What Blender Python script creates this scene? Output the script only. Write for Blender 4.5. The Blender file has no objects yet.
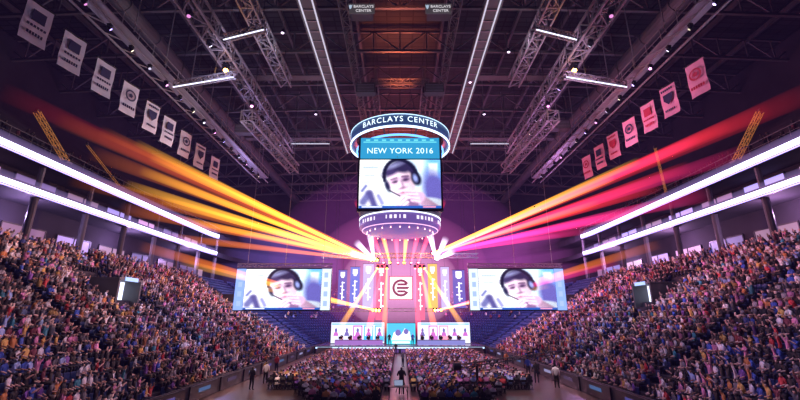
import bpy, math, random
import numpy as np
from mathutils import Vector, Matrix
R = random.Random(7)
sc = bpy.context.scene
COL = sc.collection
P = math.radians(16.4); CP, SP = math.cos(P), math.sin(P)
CAMZ = 5.0

def at(u, v, Y):
    x = (u-400)/400; y = (200-v)/400
    fwd = CP-y*SP; up = SP+y*CP; t = Y/fwd
    return Vector((x*t, Y, CAMZ+up*t))
def proj(x, y, z):
    z = z-CAMZ; d = y*CP+z*SP; h = -y*SP+z*CP
    if d < .1: return (-999, -999)
    return (400+400*x/d, 200-400*h/d)
def inview(x, y, z, m=4):
    u, v = proj(x, y, z); return -m < u < 800+m and -m < v < 400+m

# ---------------------------------------------------------------- materials
MATS = {}
def mat(name, col, rough=.6, metal=0, emit=None, es=1.0, noise=0, nscale=4, coat=0):
    if name in MATS: return MATS[name]
    m = bpy.data.materials.new(name); m.use_nodes = True
    nt = m.node_tree; b = nt.nodes['Principled BSDF']
    b.inputs['Base Color'].default_value = (*col, 1)
    b.inputs['Roughness'].default_value = rough; b.inputs['Metallic'].default_value = metal
    if noise:
        tc = nt.nodes.new('ShaderNodeTexCoord'); n = nt.nodes.new('ShaderNodeTexNoise'); n.inputs['Scale'].default_value = nscale
        n.inputs['Detail'].default_value = 6
        r = nt.nodes.new('ShaderNodeValToRGB')
        r.color_ramp.elements[0].position = .3; r.color_ramp.elements[1].position = .7
        r.color_ramp.elements[0].color = (*[c*(1-noise) for c in col], 1)
        r.color_ramp.elements[1].color = (*[min(1, c*(1+noise)) for c in col], 1)
        nt.links.new(tc.outputs['Object'], n.inputs['Vector']); nt.links.new(n.outputs['Fac'], r.inputs['Fac'])
        nt.links.new(r.outputs['Color'], b.inputs['Base Color'])
    if emit:
        b.inputs['Emission Color'].default_value = (*emit, 1); b.inputs['Emission Strength'].default_value = es
    MATS[name] = m; return m
def em(col, s=1.0):
    return mat('glow_%.2f_%.2f_%.2f_%.1f' % (*col, s), (.02, .02, .02), .5, 0, col, s)
dark = mat('dark_steel', (.05, .045, .06), .5, .3)
black = mat('black_metal', (.015, .015, .02), .4, .2)
steel = mat('truss_aluminium', (.30, .28, .30), .4, .3)
roofst = mat('roof_steel', (.13, .125, .125), .6, .1)
greym = mat('grey_paint', (.09, .088, .095), .6)
concrete = mat('terrace_concrete', (.045, .04, .055), .8, 0, noise=.4, nscale=1.5)
wallm = mat('dark_wall', (.02, .016, .024), .9, 0, noise=.3, nscale=.4)
clothw = mat('banner_cloth', (.72, .70, .78), .8, noise=.05, nscale=3)
clothp = mat('banner_cloth_pink', (.9, .42, .6), .8, noise=.05, nscale=3)
inkb = mat('banner_ink', (.03, .03, .10), .8)
inkr = mat('banner_red_ink', (.6, .04, .1), .8)
ceilm = bpy.data.materials.new('ceiling_panels'); ceilm.use_nodes = True
nt = ceilm.node_tree; b = nt.nodes['Principled BSDF']; b.inputs['Roughness'].default_value = .8
tc = nt.nodes.new('ShaderNodeTexCoord'); br = nt.nodes.new('ShaderNodeTexBrick')
br.inputs['Scale'].default_value = .32; br.inputs['Mortar Size'].default_value = .03; br.offset = 0
br.inputs['Color1'].default_value = (.03, .03, .032, 1); br.inputs['Color2'].default_value = (.012, .012, .014, 1); br.inputs['Mortar'].default_value = (.004, .004, .005, 1)
nt.links.new(tc.outputs['Object'], br.inputs['Vector']); nt.links.new(br.outputs['Color'], b.inputs['Base Color'])
floorm = bpy.data.materials.new('arena_floor'); floorm.use_nodes = True
nt = floorm.node_tree; b = nt.nodes['Principled BSDF']; b.inputs['Roughness'].default_value = .3
tc = nt.nodes.new('ShaderNodeTexCoord'); n = nt.nodes.new('ShaderNodeTexNoise'); n.inputs['Scale'].default_value = .8
r = nt.nodes.new('ShaderNodeValToRGB'); r.color_ramp.elements[0].color = (.05, .035, .035, 1); r.color_ramp.elements[1].color = (.13, .09, .08, 1)
nt.links.new(tc.outputs['Object'], n.inputs['Vector']); nt.links.new(n.outputs['Fac'], r.inputs['Fac']); nt.links.new(r.outputs['Color'], b.inputs['Base Color'])
crowdm = bpy.data.materials.new('clothes_and_skin'); crowdm.use_nodes = True
nt = crowdm.node_tree; b = nt.nodes['Principled BSDF']; b.inputs['Roughness'].default_value = .75
a = nt.nodes.new('ShaderNodeAttribute'); a.attribute_name = 'Col'; nt.links.new(a.outputs['Color'], b.inputs['Base Color'])
seatm = mat('seat_plastic', (.03, .06, .2), .45)
foldm = mat('folding_chair_black', (.02, .02, .025), .5)

# ---------------------------------------------------------------- mesh helper
class MB:
    def __init__(s): s.v = []; s.f = []; s.m = []
    def add(s, vs, fs, mi=0):
        o = len(s.v); s.v += [tuple(p) for p in vs]
        for f in fs: s.f.append([i+o for i in f]); s.m.append(mi)
        return s
    def box(s, cx, cy, cz, sx, sy, sz, mi=0, rz=0):
        c, n = math.cos(rz), math.sin(rz); vs = []
        for dx, dy, dz in [(-1,-1,-1),(1,-1,-1),(1,1,-1),(-1,1,-1),(-1,-1,1),(1,-1,1),(1,1,1),(-1,1,1)]:
            x, y = dx*sx/2, dy*sy/2
            vs.append((cx+x*c-y*n, cy+x*n+y*c, cz+dz*sz/2))
        return s.add(vs, [(0,3,2,1),(4,5,6,7),(0,1,5,4),(1,2,6,5),(2,3,7,6),(3,0,4,7)], mi)
    def cyl(s, p0, p1, r0, r1=None, n=8, mi=0):
        if r1 is None: r1 = r0
        p0 = Vector(p0); p1 = Vector(p1); q = (p1-p0).to_track_quat('Z', 'Y'); vs = []
        for p, r in ((p0, r0), (p1, r1)):
            for i in range(n):
                a = 2*math.pi*(i+.5)/n; vs.append(p+q@Vector((r*math.cos(a), r*math.sin(a), 0)))
        fs = [(i, (i+1) % n, n+(i+1) % n, n+i) for i in range(n)]+[tuple(range(n))[::-1], tuple(range(n, 2*n))]
        return s.add(vs, fs, mi)
    def bar(s, p0, p1, w, mi=0): return s.cyl(p0, p1, w*.7, None, 4, mi)
    def lathe(s, prof, n=48, mi=0, sx=1, sy=1, c=(0, 0)):
        vs = []
        for r, z in prof:
            for i in range(n):
                a = 2*math.pi*i/n; vs.append((c[0]+r*sx*math.cos(a), c[1]+r*sy*math.sin(a), z))
        fs = []
        for k in range(len(prof)-1):
            for i in range(n):
                fs.append((k*n+i, k*n+(i+1) % n, (k+1)*n+(i+1) % n, (k+1)*n+i))
        return s.add(vs, fs, mi)
    def lattice(s, p0, p1, w, n, t=.07, mi=0):
        p0 = Vector(p0); p1 = Vector(p1); d = (p1-p0).normalized()
        up = Vector((0, 0, 1)) if abs(d.z) < .8 else Vector((0, 1, 0))
        sd = d.cross(up).normalized(); up = sd.cross(d)
        cs = [sd*a*w/2+up*b*w/2 for a, b in ((1, 1), (-1, 1), (-1, -1), (1, -1))]
        for c in cs: s.bar(p0+c, p1+c, t, mi)
        for k in range(n):
            a = p0.lerp(p1, k/n); b = p0.lerp(p1, (k+1)/n)
            for j in range(4):
                c0, c1 = cs[j], cs[(j+1) % 4]
                if k % 2: c0, c1 = c1, c0
                s.bar(a+c0, b+c1, t*.6, mi)
                s.bar(a+cs[j], a+cs[(j+1) % 4], t*.6, mi)
        return s
    def build(s, name, mats, parent=None, smooth=False):
        me = bpy.data.meshes.new(name); me.from_pydata(s.v, [], s.f)
        if not isinstance(mats, (list, tuple)): mats = [mats]
        for m in mats: me.materials.append(m)
        me.polygons.foreach_set('material_index', s.m)
        if smooth: me.polygons.foreach_set('use_smooth', [True]*len(s.f))
        me.update()
        o = bpy.data.objects.new(name, me); COL.objects.link(o)
        if parent: o.parent = parent
        return o
def tag(o, label=None, cat=None, group=None, kind=None):
    if label: o['label'] = label
    if cat: o['category'] = cat
    if group: o['group'] = group
    if kind: o['kind'] = kind
    return o
def empty(name, loc, label, cat, group=None, rz=0):
    o = bpy.data.objects.new(name, None); COL.objects.link(o); o.location = loc; o.rotation_euler = (0, 0, rz)
    return tag(o, label, cat, group)
def struct(o): o['kind'] = 'structure'; return o
ORD = 'zeroth first second third fourth fifth sixth seventh eighth ninth tenth eleventh twelfth thirteenth fourteenth fifteenth sixteenth seventeenth eighteenth nineteenth twentieth'.split()
def ordw(n):
    if n <= 20: return ORD[n]
    return '%d%s' % (n, {1: 'st', 2: 'nd', 3: 'rd'}.get(n % 10, 'th'))
def text(body, size, m, name, parent, fn, ext=.02, bold=0, space=1.0):
    cu = bpy.data.curves.new('t', 'FONT'); cu.body = body; cu.size = size; cu.align_x = 'CENTER'; cu.align_y = 'CENTER'
    cu.extrude = ext; cu.offset = bold; cu.space_character = space; cu.resolution_u = 3
    o = bpy.data.objects.new('t', cu); COL.objects.link(o)
    dg = bpy.context.evaluated_depsgraph_get(); me = bpy.data.meshes.new_from_object(o.evaluated_get(dg))
    bpy.data.objects.remove(o)
    for v in me.vertices: v.co = fn(*v.co)
    me.materials.clear(); me.materials.append(m); me.name = name
    o = bpy.data.objects.new(name, me); COL.objects.link(o); o.parent = parent
    return o

# ---------------------------------------------------------------- room shell
W, RC, YC, Y0 = 12.8, 4.0, 72.0, -12.0
def path(d, ns=14, na=10):
    pts = []; w = W+d; r = RC+d
    for i in range(ns): pts.append((-w, Y0+(YC-Y0)*i/ns))
    for i in range(na+1):
        a = math.pi-math.pi/2*i/na; pts.append((-(W-RC)+r*math.cos(a), YC+r*math.sin(a)))
    for i in range(na+1):
        a = math.pi/2-math.pi/2*i/na; pts.append(((W-RC)+r*math.cos(a), YC+r*math.sin(a)))
    for i in range(ns): pts.append((w, YC-(YC-Y0)*(i+1)/ns))
    return pts
def sweep(name, prof, m, parent=None):
    mb = MB(); n = len(path(0)); vs = []
    for d, z in prof: vs += [(x, y, z) for x, y in path(d)]
    fs = []
    for k in range(len(prof)-1):
        for i in range(n-1): fs.append((k*n+i, k*n+i+1, (k+1)*n+i+1, (k+1)*n+i))
    mb.add(vs, fs); return mb.build(name, m, parent)

struct(MB().box(0, 48, -.25, 116, 132, .5).build('floor', floorm))
struct(MB().box(-56.5, 48, 20, 1, 132, 42).build('wall_left', wallm))
struct(MB().box(56.5, 48, 20, 1, 132, 42).build('wall_right', wallm))
struct(MB().box(0, 112.5, 20, 114, 1, 42).build('wall_back', wallm))
struct(MB().box(0, -15.5, 20, 114, 1, 42).build('wall_front', wallm))
def cz(x): return 39-1.5*(x/50)**2
def ct(x): return cz(x)-3.0
mb = MB(); nx = 28; vs = []
for yy in (-16, 113):
    for i in range(nx+1):
        x = -58+116*i/nx; vs.append((x, yy, cz(x)))
for yy in (-16, 113):
    for i in range(nx+1):
        x = -58+116*i/nx; vs.append((x, yy, cz(x)+.5))
n = nx+1
mb.add(vs, [(i, i+1, n+i+1, n+i) for i in range(nx)]+[(2*n+i, 3*n+i, 3*n+i+1, 2*n+i+1) for i in range(nx)])
struct(mb.build('ceiling', ceilm))
# lower terrace
NR, SPC, RISE, ZW = 22, .70, .463, .35
prof = [(0, 0), (0, 1.0), (.1, 1.0), (.1, ZW), (.6, ZW)]
for i in range(1, NR): prof += [(.6+SPC*i, ZW+RISE*(i-1)), (.6+SPC*i, ZW+RISE*i)]
ztop = ZW+RISE*(NR-1); dtop = .6+SPC*NR
FD = 19.1; BD = 22.7
prof += [(dtop, ztop), (BD, ztop), (BD, 15.2), (FD, 15.2), (FD, 16.0), (BD, 16.0), (BD, 18.2), (FD, 18.2), (FD, 19.2), (FD+1, 19.2)]
struct(sweep('lower_terrace', prof[:-9], concrete))
struct(sweep('suite_balcony', prof[-9:], wallm))
NU, USP, URI = 14, .95, .62
pu = [(FD, 19.2), (FD+1, 19.2)]
for i in range(NU): pu += [(FD+1+USP*i, 19.2+URI*i), (FD+1+USP*i, 19.2+URI*(i+1))]
pu += [(FD+1+USP*NU, 19.2+URI*NU), (FD+1+USP*NU, 37)]
struct(sweep('upper_terrace', pu, wallm))
for sgn, nm in ((-1, 'left'), (1, 'right')):
    mb = MB(); xr = sgn*(W+FD+.2)
    mb.bar((xr, -10, 20.2), (xr, 70, 20.2), .06); mb.bar((xr, -10, 19.7), (xr, 70, 19.7), .03)
    for k in range(40): mb.bar((xr, -8+2*k, 19.2), (xr, -8+2*k, 20.2), .04)
    tag(mb.build('guard_rail', greym), 'thin metal guard rail along front of the %s upper deck' % nm, 'rail')
winc = [(.55, .35, .95), (.8, .45, .7), (.45, .35, .95), (.85, .4, .8)]
wn = 0
for sgn in (-1, 1):
    for k in range(9):
        y = 22+6*k; xc = sgn*(W+FD+.5)
        mb = MB().cyl((xc, y, ztop), (xc, y, 15.2), .3, None, 10).cyl((xc, y, 16.0), (xc, y, 18.2), .25, None, 8)
        struct(mb.build('trim_column', greym))
        for z0, z1 in ((ztop+.5, ztop+3.2), (16.3, 17.9)):
            wn += 1
            f = MB(); xx = sgn*(W+BD-.05)
            for zz in (z0, z1): f.box(xx, y+3, zz, .15, 4.6, .12)
            for yy in (y+.7, y+3, y+5.3): f.box(xx, yy, (z0+z1)/2, .15, .1, z1-z0)
            fo = struct(f.build('window_%d' % wn, black))
            c = winc[(k*3+wn) % 4]
            MB().box(xx+sgn*.03, y+3, (z0+z1)/2, .04, 4.5, z1-z0-.05).build('window_pane', em(c, R.choice([.3, .55, .9])*(1.4 if sgn > 0 else 1)), fo)
dn = 0
PORT = [(-1, 33.0), (1, 37.0), (-1, 56.5), (1, 57.5)]
PI0 = 12
for sgn, y in PORT:
    dn += 1
    d = .6+SPC*PI0; z = ZW+RISE*(PI0-1); x0 = sgn*(W+d)
    mb = MB(); L = 4.0
    for s in (-1, 1): mb.box(x0+sgn*L/2, y+s*1.35, z+1.1, L, .2, 2.7)
    mb.box(x0+sgn*L/2, y, z+2.5, L, 2.9, .2)
    o = struct(mb.build('door_%d' % dn, greym))
    MB().box(x0+sgn*(L-2.6), y, z+1.2, .1, 2.5, 2.4).build('doorway_glow', em((.7, .75, 1), 2.0), o)
    MB().box(x0-sgn*.03, y, z+2.52, .04, 1.6, .3).build('section_sign', em((.3, .5, 1), 1.5), o)

# ---------------------------------------------------------------- ribbon boards
glowm = bpy.data.materials.new('ribbon_bloom'); glowm.use_nodes = True; nt = glowm.node_tree; nt.nodes.clear()  # self-glowing volume that stands in for bloom around the boards
out = nt.nodes.new('ShaderNodeOutputMaterial'); e = nt.nodes.new('ShaderNodeEmission'); nt.links.new(e.outputs[0], out.inputs['Volume'])
e.inputs['Color'].default_value = (.55, .38, 1, 1); e.inputs['Strength'].default_value = .12
for sgn, nm in ((-1, 'left'), (1, 'right')):
    for zc, lv, hh in ((18.5, 'upper', .5), (15.6, 'lower', .42)):
        t = empty('ribbon_board', (sgn*(W+FD-.1), 40, zc), 'long glowing violet white ribbon display on the %s side, %s of the two lines' % (nm, lv), 'display board', 'ribbon displays around the bowl')
        pts = [(0, y) for y in (-45, -40, -35, -30, -25, -20, -15, -10, -5, 0, 5, 10, 15, 20, 24)]
        pts += [(-sgn*2.2*(1-math.cos(math.radians(a))), 24+7*math.sin(math.radians(a))) for a in (12, 24, 36)]
        mb = MB(); hb = MB(); eb = MB()
        for a, b in zip(pts[:-1], pts[1:]):
            for (M_, off, h2, th, zo) in ((mb, -sgn*.12, hh/2, .06, 0), (hb, 0, hh/2+.2, .18, 0), (eb, -sgn*.12, .05, .06, -hh/2-.14)):
                x0, x1 = a[0]+off, b[0]+off
                vs = [(x0-th/2, a[1], zo-h2), (x1-th/2, b[1], zo-h2), (x1-th/2, b[1], zo+h2), (x0-th/2, a[1], zo+h2),
                      (x0+th/2, a[1], zo-h2), (x1+th/2, b[1], zo-h2), (x1+th/2, b[1], zo+h2), (x0+th/2, a[1], zo+h2)]
                M_.add(vs, [(0, 1, 2, 3), (7, 6, 5, 4), (3, 2, 6, 7), (0, 4, 5, 1), (0, 3, 7, 4), (1, 5, 6, 2)])
        hb.build('housing', black, t); mb.build('light_face', em((.68, .66, 1.0), 4.5), t); eb.build('edge_light', em((.4, .3, 1.0), 3), t)
        MB().cyl((-sgn*.65, -24, 0), (-sgn*.65, 27, 0), .6, None, 16).build('glow', glowm, t)

# ---------------------------------------------------------------- roof structure
for k in range(13):
    y = 20+7*k; mb = MB(); N = 30; prev = None
    for i in range(N+1):
        x = -48+96*i/N; tp = Vector((x, y, cz(x)-.6)); bt = Vector((x, y, cz(x)-3.3))
        if prev:
            mb.bar(prev[0], tp, .22); mb.bar(prev[1], bt, .3)
            mb.bar(prev[0] if i % 2 else prev[1], bt if i % 2 else tp, .15)
        mb.bar(tp, bt, .13); prev = (tp, bt)
    struct(mb.build('roof_truss', roofst))
for x in (-42, -36, -30, -24.5, -19, -13.5, -5, 5, 13.5, 19, 24.5, 30, 36, 42):
    struct(MB().box(x, 48, cz(x)-.8, .3, 118, .5).build('roof_beam', greym))
for x in (-27, 27):
    mb = MB().cyl((x, 10, 34.3), (x, 100, 34.3), .8, None, 14)
    for k in range(18): mb.cyl((x, 12+5*k, 34.3), (x, 12.3+5*k, 34.3), .88, None, 14)
    tag(mb.build('air_duct', greym, smooth=False), 'round grey air duct running under the %s roof' % ('left' if x < 0 else 'right'), 'duct')
for j, (y, x0, x1, z) in enumerate([(30, -24, -9.8, 34), (30, 9.8, 24, 34), (44, -26, -9.8, 34), (44, 9.8, 26, 34), (62, -26, -9.8, 34), (62, 9.8, 26, 34)]):
    mb = MB().box((x0+x1)/2, y, z, abs(x1-x0), 1.1, .1)
    for s in (-.55, .55):
        mb.bar((x0, y+s, z+1), (x1, y+s, z+1), .05)
        for q in range(9):
            xx = x0+(x1-x0)*q/8; mb.bar((xx, y+s, z), (xx, y+s, z+1), .04)
    for q in range(4):
        xx = x0+(x1-x0)*(q+.5)/4; mb.bar((xx, y, z), (xx, y, ct(xx)), .05)
    tag(mb.build('cross_catwalk', roofst), 'railed catwalk crossing the %s roof, %s from the camera' % ('left' if x0 < 0 else 'right', ['nearest', 'nearest', 'middle one', 'middle one', 'farthest', 'farthest'][j]), 'catwalk', 'cross catwalks under the roof')

for s, nm in ((-1, 'left'), (1, 'right')):
    t = empty('roof_light_strip', (s*8.7, 44, 33), 'wide white edged girder strip under the roof, %s of the scoreboard' % nm, 'light strip', 'long strip beams under the roof')
    mb = MB().box(0, 0, .25, 1.5, 44, .3).box(-.78, 0, .2, .1, 44, .6).box(.78, 0, .2, .1, 44, .6)
    for k in range(9): mb.bar((0, -20+5*k, .4), (0, -20+5*k, ct(8.7)-33), .09)
    mb.build('housing', roofst, t)
    MB().box(-.6, 0, .02, .13, 43.6, .1).build('light_tube', em((.85, .8, 1), .8), t)
    MB().box(.6, 0, .02, .13, 43.6, .1).build('light_tube', em((.85, .8, 1), .8), t)
    mb = MB()
    for k in range(30): mb.box(0, -21.5+1.48*k, .05, 1.3, .14, .1)
    mb.build('cross_bracket', steel, t)

def truss(p0, p1, w, n, label, t=.1, hang=True, m=None, group='lighting trusses under the roof'):
    mb = MB().lattice(p0, p1, w, n, t)
    o = mb.build('lighting_truss', m or steel); tag(o, label, 'truss', group)
    if hang:
        for f in (.08, .36, .64, .92):
            p = Vector(p0).lerp(Vector(p1), f); MB().bar(p, (p.x, p.y, ct(p.x)), .035).build('hoist_cable', black, o)
    return o
for s, nm in ((-1, 'left'), (1, 'right')):
    truss((s*17.2, 24, 30), (s*17.2, 57, 30), 1.5, 20, 'long box truss running lengthways high on the %s side of the roof' % nm, .18)
    truss((s*13.6, 25, 32), (s*13.6, 42, 32), 1.2, 12, 'short box truss beside the strip beam on the %s, near end' % nm, .15)
    truss((s*16.2, 38, 25.5), (s*15.2, 54, 25.5), 1.2, 12, 'lower box truss hanging on the %s level with the scoreboard ring' % nm, .15)
    truss((s*5.4, 30, 33.6), (s*5.4, 58, 33.6), .8, 22, 'thin dark box truss above the scoreboard on the %s of the red light' % nm, .09, True, roofst)
    a, b_ = at(400+s*225, 85, 33), at(400+s*165, 75, 33)
    truss(a, b_, .5, 7, 'thin cross truss with white tube below the %s long truss' % nm, .08)
    a2, b2 = at(400+s*175, 38, 30), at(400+s*135, 28, 30)
    truss(a2, b2, .5, 5, 'small upper cross truss with white tube near %s strip beam' % nm, .08)
    a3, b3 = at(400+s*108, 142, 52), at(400+s*70, 142, 52)
    truss(a3, b3, .5, 5, 'short far cross truss just %s of the scoreboard' % nm, .06)
    for i, (p, q) in enumerate(((a, b_), (a2, b2), (a3, b3))):
        dz = Vector((0, -.25, -.38))
        t = MB().cyl(p+dz, q+dz, .06, None, 8).build('tube_light', em((.8, .8, 1), 1.8 if i < 2 else .9))
        tag(t, 'white tube light under the %s cross truss on the %s' % (['lower', 'small upper', 'far short'][i], nm), 'light', 'tube lights on cross trusses')
        for f in (.02, .5, .98): MB().box(*(p+dz).lerp(q+dz, f)+Vector((0, 0, .14)), .1, .14, .22).build('clip', black, t)
    x = s*22.3
    mb = MB().box(x, 40, 27, 1.3, 44, .12)
    for e in (-.65, .65):
        mb.bar((x+e, 18, 28.1), (x+e, 62, 28.1), .08); mb.bar((x+e, 18, 27.5), (x+e, 62, 27.5), .05)
        for k in range(23): mb.bar((x+e, 18+2*k, 27), (x+e, 18+2*k, 28.1), .06)
    for k in range(22):
        mb.bar((x-.65, 18+2*k, 27), (x+.65, 20+2*k, 27), .05)
        mb.bar((x-.65, 18+2*k, 26.2), (x-.65, 20+2*k, 27), .08)
    mb.bar((x-.65, 18, 26.2), (x-.65, 62, 26.2), .12); mb.bar((x+.65, 18, 26.2), (x+.65, 62, 26.2), .12)
    for k in range(10): mb.bar((x, 19+4.6*k, 28), (x, 19+4.6*k, ct(x)), .07)
    tag(mb.build('banner_catwalk', steel), 'long railed catwalk above the hanging banners on the %s' % nm, 'catwalk')

# ---------------------------------------------------------------- light fixtures
def fixture(label, loc, tgt, col, es, group, big=1.0, lr_=.2):
    t = empty('moving_head_light', loc, label, 'stage light', group)
    d = (Vector(tgt)-Vector(loc)); d.normalize()
    k = big
    MB().box(0, 0, .1*k, .5*k, .4*k, .2*k).build('base', black, t)
    MB().box(-.27*k, 0, -.18*k, .06*k, .14*k, .45*k).box(.27*k, 0, -.18*k, .06*k, .14*k, .45*k).box(0, 0, -.02*k, .6*k, .14*k, .06*k).build('yoke', black, t)
    c = Vector((0, 0, -.3*k))
    MB().cyl(c-d*.3*k, c+d*.28*k, .17*k, (lr_+.02)*k, 12).build('head', black, t)
    MB().cyl(c+d*.281*k, c+d*.30*k, lr_*k, lr_*.95*k, 12).build('lens', em(col, es), t)
    return t, Vector(loc)+c+d*.31*k
cc = [(.8, .75, 1), (1, .35, .85), (.5, .4, 1), (1, .85, .6)]
for s, nm in ((-1, 'left'), (1, 'right')):
    for k in range(16):
        y = 20+2.5*k
        fixture('small stage light clamped under the %s banner catwalk, %s from the near end' % (nm, ordw(k+1)), (s*21.7, y, 25.95), (s*(4-k % 3), y+10+(k % 4)*3, 5) if k % 4 else (s*8, y-8, 5), cc[(k*5+(s > 0)) % 4], R.choice([1, 2.5, 6]), 'lights under the banner catwalks', .6)
    for k in range(8):
        y = 27+3.6*k
        amber = (k == 2)
        fixture('stage light under the long %s roof truss, %s from the near end%s' % (nm, ordw(k+1), ', glowing amber' if amber else ''), (s*17.2, y, 28.9), (s*10, y-10, 5) if k % 2 == 0 else (s*2, y+20, 5), (1, .5, .08) if amber else cc[(k*3+1) % 4], 30 if amber else R.choice([1, 3, 7]), 'lights under the long roof trusses', 1.1 if amber else .8)
for i, (u, v) in enumerate([(284, 18), (330, 78), (508, 45), (470, 80), (316, 112), (484, 112)]):
    Y = 34+abs(v)*.12; p = at(u, v, Y); p.z = min(p.z, ct(p.x)-1.2)
    t = empty('roof_spotlight', p, 'small pinkish roof spotlight on a drop pole, %s of the scoreboard, %s nearest' % ('left' if u < 400 else 'right', ordw([1, 2, 1, 2, 3, 3][i])), 'spotlight', 'spotlights between the roof beams')
    MB().cyl((0, 0, -.35), (0, 0, .1), .2, .12, 12).build('can', black, t)
    MB().cyl((0, 0, -.37), (0, 0, -.35), .15, .16, 12).build('lens', em((.9, .7, 1), 4), t)
    MB().bar((0, 0, .1), (0, 0, ct(p.x)-p.z), .04).build('drop_pole', steel, t)
pale = mat('pale_slats', (.3, .28, .32), .5)
for i, (u, v, Y) in enumerate([(362, 13, 33), (438, 13, 33), (366, 90, 42), (434, 90, 42), (245, 130, 46), (560, 126, 46)]):
    p = at(u, v, Y)
    t = empty('hanging_box', p, ['grey box with small white lettering near roof, left of centre', 'grey box with small white lettering near roof, right of centre', 'small slatted box just above the scoreboard, left one', 'small slatted box just above the scoreboard, right one', 'slatted box hanging far out on the left roof', 'slatted box hanging far out on the right roof'][i], 'speaker', 'hanging boxes near the roof')
    MB().box(0, 0, 0, 2.2, 1.0, 1.1).build('cabinet', greym, t)
    mb = MB()
    if i < 2:
        MB().box(0, -.55, 0, 2.6, .06, 1.2).build('sign_plate', mat('sign_grey', (.1, .1, .12), .5, 0, (.5, .42, .45), .1), t)
        text('BARCLAYS', .42, em((.9, .85, .9), .7), 'lettering', t, lambda x, y, z: (x+.2, -.6-z, y+.25))
        text('CENTER', .42, em((.9, .85, .9), .7), 'lettering', t, lambda x, y, z: (x+.2, -.6-z, y-.25))
        MB().add([(x*.2-1.1, -.6, z*.28+.2) for x, z in ((-1, 1), (-.4, .6), (0, 1), (.4, .6), (1, 1), (.6, -.4), (0, -1), (-.6, -.4))], [tuple(range(8))]).build('emblem', em((.6, .75, .95), .7), t)
    else:
        for k in range(5): mb.box(0, -.53, -.4+.2*k, 2.0, .06, .09)
        mb.build('grille', pale, t)
    MB().bar((-.8, 0, .5), (-.8, 0, ct(p.x)-p.z), .04).build('hanger', black, t); MB().bar((.8, 0, .5), (.8, 0, ct(p.x)-p.z), .04).build('hanger', black, t)

# ---------------------------------------------------------------- video picture (vertex coloured grid, shared)
def ell(cx, cy, rx, ry, n=18, a0=0, a1=2*math.pi):
    return [(cx+rx*math.cos(a0+(a1-a0)*i/n), cy+ry*math.sin(a0+(a1-a0)*i/n)) for i in range(n+(0 if a1-a0 > 6.2 else 1))]
def rect(x0, y0, x1, y1): return [(x0, y0), (x1, y0), (x1, y1), (x0, y1)]
GX, GY = 170, 104
hx, hy = np.meshgrid(np.linspace(-1.62, 1.62, GX+1), np.linspace(-1, 1, GY+1))
gx, gy = hx, hy
img = np.zeros((GY+1, GX+1, 3))
def sm(d, e): return np.clip(.5-d/e, 0, 1)
def over(a, c, shade=None):
    global img
    c = np.array(c)[None, None, :]
    if shade is not None: c = c*shade[..., None]
    img = img*(1-a[..., None])+c*a[..., None]
def E_(cx, cy, rx, ry, e=.06, th=0):
    c, s = math.cos(th), math.sin(th); x = (gx-cx)*c+(gy-cy)*s; y = -(gx-cx)*s+(gy-cy)*c
    return sm((np.sqrt((x/rx)**2+(y/ry)**2)-1)*min(rx, ry), e)
def C_(x0, y0, x1, y1, r, e=.05, r1=None):
    A = np.array([x0, y0]); B = np.array([x1, y1]); ab = B-A
    t = np.clip(((gx-x0)*ab[0]+(gy-y0)*ab[1])/(ab@ab), 0, 1); rr = r+((r if r1 is None else r1)-r)*t
    return sm(np.hypot(gx-(x0+t*ab[0]), gy-(y0+t*ab[1]))-rr, e)
def B_(x0, y0, x1, y1, e=.06):
    return sm(np.maximum(np.maximum(x0-gx, gx-x1), np.maximum(y0-gy, gy-y1)), e)
over(B_(-3, -3, 3, 3), (.80, .92, 1.0)); over(sm(gx+.3, 1.2), (1, 1.0, 1.0)); over(B_(1.05, -2, 2, 2, .3), (.35, .65, 1))
over(B_(1.2, -2, 2, -.3, .12), (.15, .7, .95)); over(B_(1.15, .3, 1.5, .85, .1), (.9, .97, 1))
over(B_(-1.5, .62, -.85, .72, .1), (.6, .68, .9)); over(B_(-1.45, .3, -1.0, .38, .08), (.65, .7, .92)); over(B_(-.9, .1, -.8, 1, .1), (.8, .86, 1)); over(B_(-1.55, .02, -1.2, .1, .06), (.7, .76, .95))
over(C_(-1.45, -.75, -1.25, -.45, .15, .15), (.36, .36, .6)); over(C_(-1.2, -.4, -1.0, -.9, .13, .15), (.26, .24, .48)); over(C_(-1.5, -.3, -1.35, -.1, .06, .1), (.36, .38, .64)); over(C_(-.85, -.5, -.7, -.8, .08, .12), (.5, .5, .75))
K_ = 1.75; th_ = .28; ax = (hx-.08)/(K_*1.1); ay = (hy-.10)/K_
gx = ax*math.cos(th_)+ay*math.sin(th_)+.17; gy = -ax*math.sin(th_)+ay*math.cos(th_)+.12
over(E_(.78, -.42, .26, .62, .14), (.3, .28, .6))
over(E_(.25, -1.0, .85, .66, .05), (.85, .9, 1.0), .68+.5*np.clip(.8-(gx-.1), 0, 1)); over(C_(-.35, -.8, -.1, -1.3, .2), (1, 1, 1))
over(C_(.02, -.62, .2, -.48, .04, .05), (.4, .45, .8)); over(C_(.2, -.48, .48, -.6, .04, .05), (.4, .45, .8))
over(C_(.2, -.5, .22, -.2, .15, .05), (.46, .32, .5))
over(E_(.23, .34, .30, .28, .08), (.12, .09, .22)); over(E_(.40, .22, .10, .2, .07), (.12, .09, .22))
sh = np.clip(1.14-1.0*(gx-.05)-.2*(gy-.1), .42, 1.15); over(E_(.15, .10, .27, .40, .05, .05), (.94, .78, .88), sh)
over(E_(.04, .42, .23, .10, .08, .3), (.18, .14, .3)); over(E_(.27, .43, .18, .12, .08, -.4), (.12, .1, .22)); over(E_(.1, .52, .2, .05, .08, .1), (.45, .45, .65))
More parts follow.
